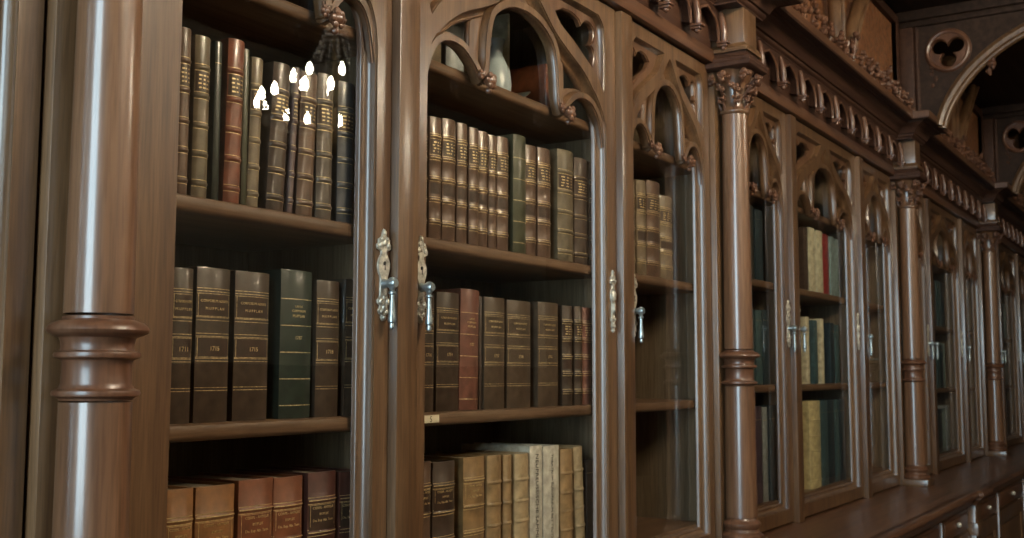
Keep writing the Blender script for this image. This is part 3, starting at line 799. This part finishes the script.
BOOKS = [
    ('A1', 0.221, 0.247, 0.276, 'band', 'brown'),
    ('A1', 0.253, 0.288, 0.271, 'band', 'olive'),
    ('A1', 0.302, 0.319, 0.274, 'plain', 'dkgreen'),
    ('A1', 0.322, 0.361, 0.284, 'band', 'red'),
    ('A1', 0.364, 0.378, 0.276, 'plain', 'green'),
    ('A1', 0.379, 0.408, 0.266, 'band', 'tan'),
    ('A1', 0.427, 0.472, 0.27, 'band', 'dkbrown'),
    ('A1', 0.476, 0.491, 0.273, 'band', 'plum'),
    ('A1', 0.5, 0.545, 0.269, 'band', 'brown'),
    ('A1', 0.55, 0.595, 0.277, 'band', 'greybrown'),
    ('A1', 0.612, 0.661, 0.276, 'band', 'slate'),
    ('A1', 0.667, 0.7, 0.279, 'band', 'brown'),
    ('A2', 0.198, 0.223, 0.247, 'journal', 'umber'),
    ('A2', 0.225, 0.268, 0.249, 'journal', 'umber'),
    ('A2', 0.271, 0.345, 0.254, 'journal', 'umber'),
    ('A2', 0.361, 0.443, 0.255, 'journal', 'umber'),
    ('A2', 0.468, 0.55, 0.266, 'green', 'green2'),
    ('A2', 0.557, 0.621, 0.253, 'journal', 'umber'),
    ('A2', 0.638, 0.703, 0.261, 'journal', 'umber'),
    ('A3', 0.226, 0.282, 0.277, 'cat', 'tanor'),
    ('A3', 0.285, 0.371, 0.276, 'cat', 'tanor'),
    ('A3', 0.375, 0.457, 0.28, 'cat', 'rust'),
    ('A3', 0.462, 0.537, 0.277, 'cat', 'rust'),
    ('A3', 0.544, 0.621, 0.28, 'cat', 'maroon'),
    ('A3', 0.629, 0.698, 0.276, 'cat', 'maroon'),
    ('B1', 0.865, 0.9, 0.258, 'set', 'brown'),
    ('B1', 0.905, 0.949, 0.265, 'set', 'brown'),
    ('B1', 0.954, 1.005, 0.271, 'set', 'brown'),
    ('B1', 1.007, 1.047, 0.271, 'set', 'brown'),
    ('B1', 1.049, 1.087, 0.268, 'set', 'brown'),
    ('B1', 1.093, 1.132, 0.269, 'set', 'brown'),
    ('B1', 1.134, 1.168, 0.267, 'set', 'brown'),
    ('B1', 1.17, 1.22, 0.27, 'set', 'brown'),
    ('B1', 1.233, 1.292, 0.287, 'green', 'green'),
    ('B1', 1.295, 1.347, 0.273, 'set', 'brown'),
    ('B1', 1.351, 1.415, 0.276, 'set', 'brown'),
    ('B1', 1.445, 1.529, 0.289, 'band', 'olive'),
    ('B1', 1.534, 1.608, 0.282, 'band', 'dkbrown'),
    ('B1', 1.613, 1.67, 0.283, 'band', 'brown'),
    ('B2', 0.87, 0.923, 0.25, 'journal', 'umber'),
    ('B2', 0.928, 1.012, 0.255, 'journal', 'umber'),
    ('B2', 1.014, 1.088, 0.266, 'green', 'redbrown'),
    ('B2', 1.1, 1.112, 0.256, 'plain', 'dkbrown'),
    ('B2', 1.114, 1.2, 0.255, 'journal', 'umber2'),
    ('B2', 1.213, 1.32, 0.254, 'journal', 'umber2'),
    ('B2', 1.348, 1.448, 0.257, 'journal', 'umber2'),
    ('B2', 1.473, 1.525, 0.254, 'set', 'umber'),
    ('B2', 1.533, 1.573, 0.255, 'set', 'umber'),
    ('B2', 1.576, 1.625, 0.254, 'set', 'redbrown'),
    ('B2', 1.631, 1.682, 0.255, 'set', 'umber'),
    ('B3', 0.861, 0.918, 0.278, 'cat', 'brown'),
    ('B3', 0.927, 1.008, 0.273, 'cat', 'dkbrown'),
    ('B3', 1.04, 1.124, 0.276, 'cat', 'tan2'),
    ('B3', 1.132, 1.192, 0.275, 'calf', 'tan3'),
    ('B3', 1.199, 1.235, 0.273, 'calf', 'tan3'),
    ('B3', 1.242, 1.306, 0.273, 'calf', 'cream'),
    ('B3', 1.311, 1.371, 0.287, 'white', 'white'),
    ('B3', 1.374, 1.451, 0.283, 'white', 'white'),
    ('B3', 1.459, 1.522, 0.271, 'calf', 'tan3'),
    ('B3', 1.546, 1.594, 0.272, 'calf', 'cream2'),
    ('B3', 1.605, 1.671, 0.234, 'plain', 'dkbrown'),
    ('C1', 1.813, 1.89, 0.268, 'set', 'tan'),
    ('C1', 1.9, 1.963, 0.277, 'set', 'tan'),
    ('C1', 1.967, 2.061, 0.286, 'set', 'brown'),
    ('C1', 2.068, 2.163, 0.255, 'set', 'tan'),
]
ORD = ['first', 'second', 'third', 'fourth', 'fifth', 'sixth', 'seventh', 'eighth', 'ninth', 'tenth', 'eleventh', 'twelfth', 'thirteenth', 'fourteenth']
ROWN = {'1': ('upper row', 1.7872), '2': ('middle row', 1.420), '3': ('bottom row', 1.040)}
DOORN = {'A': 'left door', 'B': 'middle door', 'C': 'right door'}
CN = {'brown': 'brown', 'olive': 'olive tan', 'dkgreen': 'dark green', 'red': 'red', 'green': 'green', 'tan': 'light tan', 'dkbrown': 'dark brown', 'plum': 'plum grey', 'greybrown': 'greyish brown',
      'slate': 'slate grey', 'umber': 'dark brown', 'umber2': 'mid brown', 'green2': 'dark green', 'tanor': 'orange tan', 'rust': 'rust brown', 'maroon': 'dark maroon', 'redbrown': 'reddish brown',
      'tan2': 'golden tan', 'tan3': 'tan calf', 'cream': 'cream calf', 'cream2': 'pale calf', 'white': 'off-white paper'}
SN = {'band': 'with raised bands', 'set': 'with gilt compartments', 'journal': 'with double gilt lines', 'green': 'with single gilt lines', 'cat': 'with paired gilt bands', 'calf': 'with ribbed spine', 'white': 'with printed vertical title', 'plain': 'with plain spine'}
TITLES = {
    'journal': lambda i: [('CORPORUM ALBERTI', .0062, .775, 0), ('M U P P L A N', .0066, .725, 0), (['1716', '1711', '1715', '1715', '1717', '1718', '1711', '1720', '1722', '1725', '1729'][i % 11], .0105, .462, 0)],
    'green': lambda i: [('LAHDE', .0062, .745, 0), ('CORPORUM', .0062, .715, 0), ('MUPPLAN', .0070, .680, 0), ('1787', .009, .53, 0)],
    'cat': lambda i: [('CORPS - ANTIQUE', .0066, .765, 0), ('BYPPLEX', .0062, .725, 0), ('Du. Bey. Abt. Tome', .0066, .685, 0)],
}
rb_ = random.Random(21)
cnt = {}; tot = {}
for r in BOOKS: tot[r[0]] = tot.get(r[0], 0) + 1
for r, xa, xb, h, style, lc in BOOKS:
    if r[0] == 'B': xb = min(xb, 1.662)
    i = cnt.get(r, 0); cnt[r] = i + 1
    rown, zb = ROWN[r[1]]
    place = '%s from left, %s, %s' % (ORD[i], rown, DOORN[r[0]])
    size = 'thin ' if xb - xa < .03 else ('thick ' if xb - xa > .074 else '')
    lab_ = '%s%s book %s, %s' % (size, CN[lc], SN[style], place)
    tt = None
    if style in TITLES and r in ('A2', 'A3', 'B2', 'B3'): tt = TITLES[style](i)
    if style == 'white': tt = [(('NEUPREUSSISCHE SAMMLUNG' if i == 6 else 'THEATRUM EUROPAEUM BEY TEUTSCHEN'), .0185 if i == 6 else .0125, .93, 1)]
    lean = {('A1', 6): .045, ('A1', 7): .05, ('A1', 8): .03, ('A1', 5): .02, ('B3', 9): -.06, ('A1', 3): .015, ('B2', 2): .02}.get((r, i), 0)
    make_book(xa, xb, zb + .0004, h, lc, style, lab_, 'old books in the %s of the nearest bookcase section' % rown, tt, lean, .185 if style != 'white' else .20, .060, rb_)

# books and things in the other sections, seen at a steep angle
FAR = [
 # bay, row z, x0, x1, height, colour, style, words
 (1, 1.8424, 1.085, 1.140, .262, 'dkbrown', 'plain', 'dark brown book at the left end of the crimson book\'s row'),
 (1, 1.8424, 1.150, 1.225, .268, 'ivory', 'plain', 'cream book, left one of the pale books beside the crimson book'),
 (1, 1.8424, 1.239, 1.324, .265, 'ivory', 'plain', 'cream book directly left of the crimson book'),
 (1, 1.8424, 1.338, 1.426, .262, 'crimson', 'plain', 'crimson red book among pale books behind glass'),
 (1, 1.8424, 1.441, 1.502, .260, 'paleteal', 'plain', 'pale teal book directly right of the crimson book'),
 (1, 1.8424, 1.509, 1.579, .258, 'paleteal', 'plain', 'second pale teal book right of the crimson book'),
 (1, 1.8424, 1.590, 1.655, .262, 'navy', 'plain', 'navy book at the right end of the row with the crimson book'),
 (1, 1.462, 1.078, 1.122, .272, 'ivory', 'plain', 'narrow cream book at the left of the row below the crimson book'),
 (1, 1.462, 1.171, 1.225, .262, 'teal', 'plain', 'dark teal book between two narrow cream books'),
 (1, 1.462, 1.274, 1.318, .272, 'ivory', 'plain', 'narrow cream book at the middle of the row below the crimson book'),
 (1, 1.462, 1.410, 1.475, .260, 'navy', 'plain', 'navy book left of a teal one in the row below the crimson book'),
 (1, 1.462, 1.480, 1.545, .255, 'teal', 'plain', 'teal book right of a navy one in the row below the crimson book'),
 (1, 1.040, 1.080, 1.232, .352, 'yellow', 'calf', 'thick pale yellow ribbed book on the bottom shelf beside dark volumes'),
 (1, 1.040, 1.246, 1.344, .350, 'teal', 'plain', 'large dark teal volume directly right of the yellow book'),
 (1, 1.040, 1.351, 1.445, .350, 'navy', 'plain', 'large navy volume second right of the yellow book'),
 (1, 1.040, 1.453, 1.520, .350, 'teal', 'plain', 'large teal volume third right of the yellow book'),
 (1, 1.040, 1.528, 1.612, .350, 'navy', 'plain', 'large navy volume fourth right of the yellow book'),
 (1, 1.040, .300, .365, .345, 'burgundy', 'plain', 'burgundy volume on the bottom shelf just right of the tall middle column'),
 (1, 1.040, .372, .462, .345, 'purple', 'plain', 'dark purple volume on the bottom shelf right of the tall middle column'),
 (1, 1.040, .468, .540, .345, 'purple', 'plain', 'dark purple volume directly left of the pale grey one'),
 (1, 1.040, .551, .604, .340, 'grey', 'plain', 'pale grey volume on the bottom shelf right of the tall middle column'),
 (1, 1.040, .609, .680, .345, 'navy', 'plain', 'navy volume directly right of the pale grey one'),
 (1, 1.462, .330, .400, .270, 'navy', 'plain', 'navy book in the middle row right of the tall middle column'),
 (1, 1.462, .410, .480, .275, 'dkgreen', 'plain', 'dark green book in the middle row right of the tall middle column'),
 (1, 1.462, .490, .560, .270, 'teal', 'plain', 'teal book in the middle row right of the tall middle column'),
 (1, 1.462, .570, .640, .275, 'navy', 'plain', 'navy book at the right end of the middle row beside the tall middle column'),
 (1, 1.8424, .330, .410, .262, 'teal', 'plain', 'teal book in the upper row right of the tall middle column'),
 (1, 1.8424, .420, .500, .270, 'dkgreen', 'plain', 'dark green book in the upper row right of the tall middle column'),
 (1, 1.8424, .510, .590, .262, 'navy', 'plain', 'navy book in the upper row right of the tall middle column'),
]
for k in (2, 3):
    for zi, zb in enumerate((1.7872, 1.420, 1.040)):
        x = .95
        for q in range(5):
            w_ = rb_.uniform(.07, .12)
            c_ = ['teal', 'navy', 'paleteal', 'grey', 'dkbrown'][(q + zi + k) % 5]
            FAR.append((k, zb, x, x + w_, rb_.uniform(.25, .28), c_, 'plain', '%s book, %s of the %s row in the %s bookcase section' % (
                {'teal': 'teal', 'navy': 'navy', 'paleteal': 'pale teal', 'grey': 'grey', 'dkbrown': 'dark brown'}[c_], ORD[q], ('upper', 'middle', 'bottom')[zi], ('third', 'farthest')[k - 2])))
            x += w_ + .008
for k, zb, xa, xb, h, c_, st, words in FAR:
    make_book(xa + k * P, xb + k * P, zb + .0004, h, c_, st, words, 'books in the section right of the tall middle column' if k == 1 else 'books in the far bookcase sections', None, 0, .19, .060, rb_)
# what stands on the topmost shelf of the wide middle door
TOPZ = 2.1724
for i, (xa, xb, yy, h, c_, st, words) in enumerate([
    (.905, .945, .10, .13, 'ivory', 'plain', 'cream booklet on the topmost shelf at the left of the wide middle door'),
    (.955, 1.000, .10, .12, 'tan', 'plain', 'tan booklet on the topmost shelf between a cream booklet and a grey book'),
    (1.075, 1.150, .14, .215, 'grey', 'plain', 'pale grey book on the topmost shelf directly left of the stoneware pitcher'),
    (1.352, 1.364, .15, .25, 'ivory', 'plain', 'thin upright cream bar right of the pitcher on the topmost shelf'),  # narrow pale upright bar, built in book form
    (1.560, 1.625, .16, .17, 'rust', 'plain', 'rust brown book in the dark right end of the topmost shelf')]):
    make_book(xa, xb, TOPZ, h, c_, st, words, 'books on the topmost shelf', None, 0, .16, yy, rb_)
pit = empty('pitcher', (1.298, .150, TOPZ), 'pale blue grey stoneware pitcher on the topmost shelf behind the wide middle door', 'pitcher')
part('body', MB().lathe([(0, 0), (.034, 0), (.038, .010), (.040, .05), (.036, .085), (.024, .110), (.018, .125), (.018, .150), (.023, .165), (.019, .165), (.014, .15), (0, .14)], 0, 0, 24), plain('grey_stoneware', (.30, .36, .38), .3, 0, noise=.15, nscale=20), pit)
part('pitcher_handle', MB().tube([(-.036, 0, .075), (-.052, 0, .10), (-.048, 0, .135), (-.020, 0, .150)], .005, 8), bpy.data.materials['grey_stoneware'], pit)
pap = part('paper_sheet', MB().box(-.002, .002, 0, .10, 0, .06, .0005), M['paper'], None)
pap.location = (1.372, .12, TOPZ + .024); pap.rotation_euler = (0, math.radians(58), math.radians(4))
pap['label'] = 'small white paper slip lying on the topmost shelf behind the wide middle door'; pap['category'] = 'paper'

# ------------------------------------------------------------------ chandelier hanging in the room (mirrored in the glass)
CH = (4.36, -3.35, 3.12)
ch = empty('chandelier', CH, 'brass candle chandelier with crystal strands whose bulbs mirror in the left glass door', 'chandelier', 'chandeliers hanging in the room')
fb = MB(); Rr = .50
fb.tube([(Rr * math.cos(t), Rr * math.sin(t), 0) for t in [i * 2 * math.pi / 40 for i in range(41)]], .014, 8)
fb.lathe([(0, -.20), (.03, -.19), (.06, -.14), (.03, -.08), (.02, .1), (.05, .2), (.02, .35), (.02, .62), (.06, .66), (.02, .70), (.008, .72), (.008, 2.05), (.05, 2.08)], 0, 0, 16)
fb.tube([(.28 * math.cos(t), .28 * math.sin(t), .16) for t in [i * 2 * math.pi / 30 for i in range(31)]], .010, 8)
for i in range(6):
    a = i * math.pi / 3; fb.tube([(0.03 * math.cos(a), .03 * math.sin(a), -.05), (.28 * math.cos(a), .28 * math.sin(a), -.10), (Rr * math.cos(a), Rr * math.sin(a), 0)], .008, 6)
    fb.tube([(0.03 * math.cos(a), .03 * math.sin(a), .12), (.28 * math.cos(a), .28 * math.sin(a), .16)], .006, 6)
part('frame', fb, M['brass'], ch)
for i in range(24):
    up_ = i % 3 == 2; rr_ = .28 if up_ else Rr; zo = .16 if up_ else 0
    a = i * math.pi / 12 + .12 + (.06 if i % 3 else 0)
    x, y = rr_ * math.cos(a), rr_ * math.sin(a)
    cdl = part('candle', MB().lathe([(0, zo + .01), (.028, zo + .012), (.030, zo + .022), (.013, zo + .024), (.013, zo + .09), (0, zo + .09)], x, y, 12), M['paper'], ch)
    part('bulb', MB().lathe([(0, zo + .090), (.015, zo + .096), (.024, zo + .118), (.021, zo + .146), (.007, zo + .176), (0, zo + .182)], x, y, 12), M['bulb'], cdl)
for i in range(18):
    a = i * math.pi / 9 - .14; sm = MB()
    for q in range(16):
        t = q / 15; r = .06 + (Rr - .06) * t ** 1.5; z = .64 * (1 - t) + .02
        sm.ball((r * math.cos(a), r * math.sin(a), z), .012, seg=6, rings=4)
    part('crystal_strand', sm, M['crystal'], ch, False)
c2 = copy_tree(ch); c2.location = (1.0, -2.2, 3.13); c2['label'] = 'unseen candle chandelier added for warm light, nearer the camera than its mirrored twin'  # unseen second chandelier, added to warm and brighten the upper left
for o in c2.children:
    for q in o.children:
        if q.name.startswith('bulb'):
            q.data = q.data.copy(); q.data.materials[0] = M['bulb_fill']
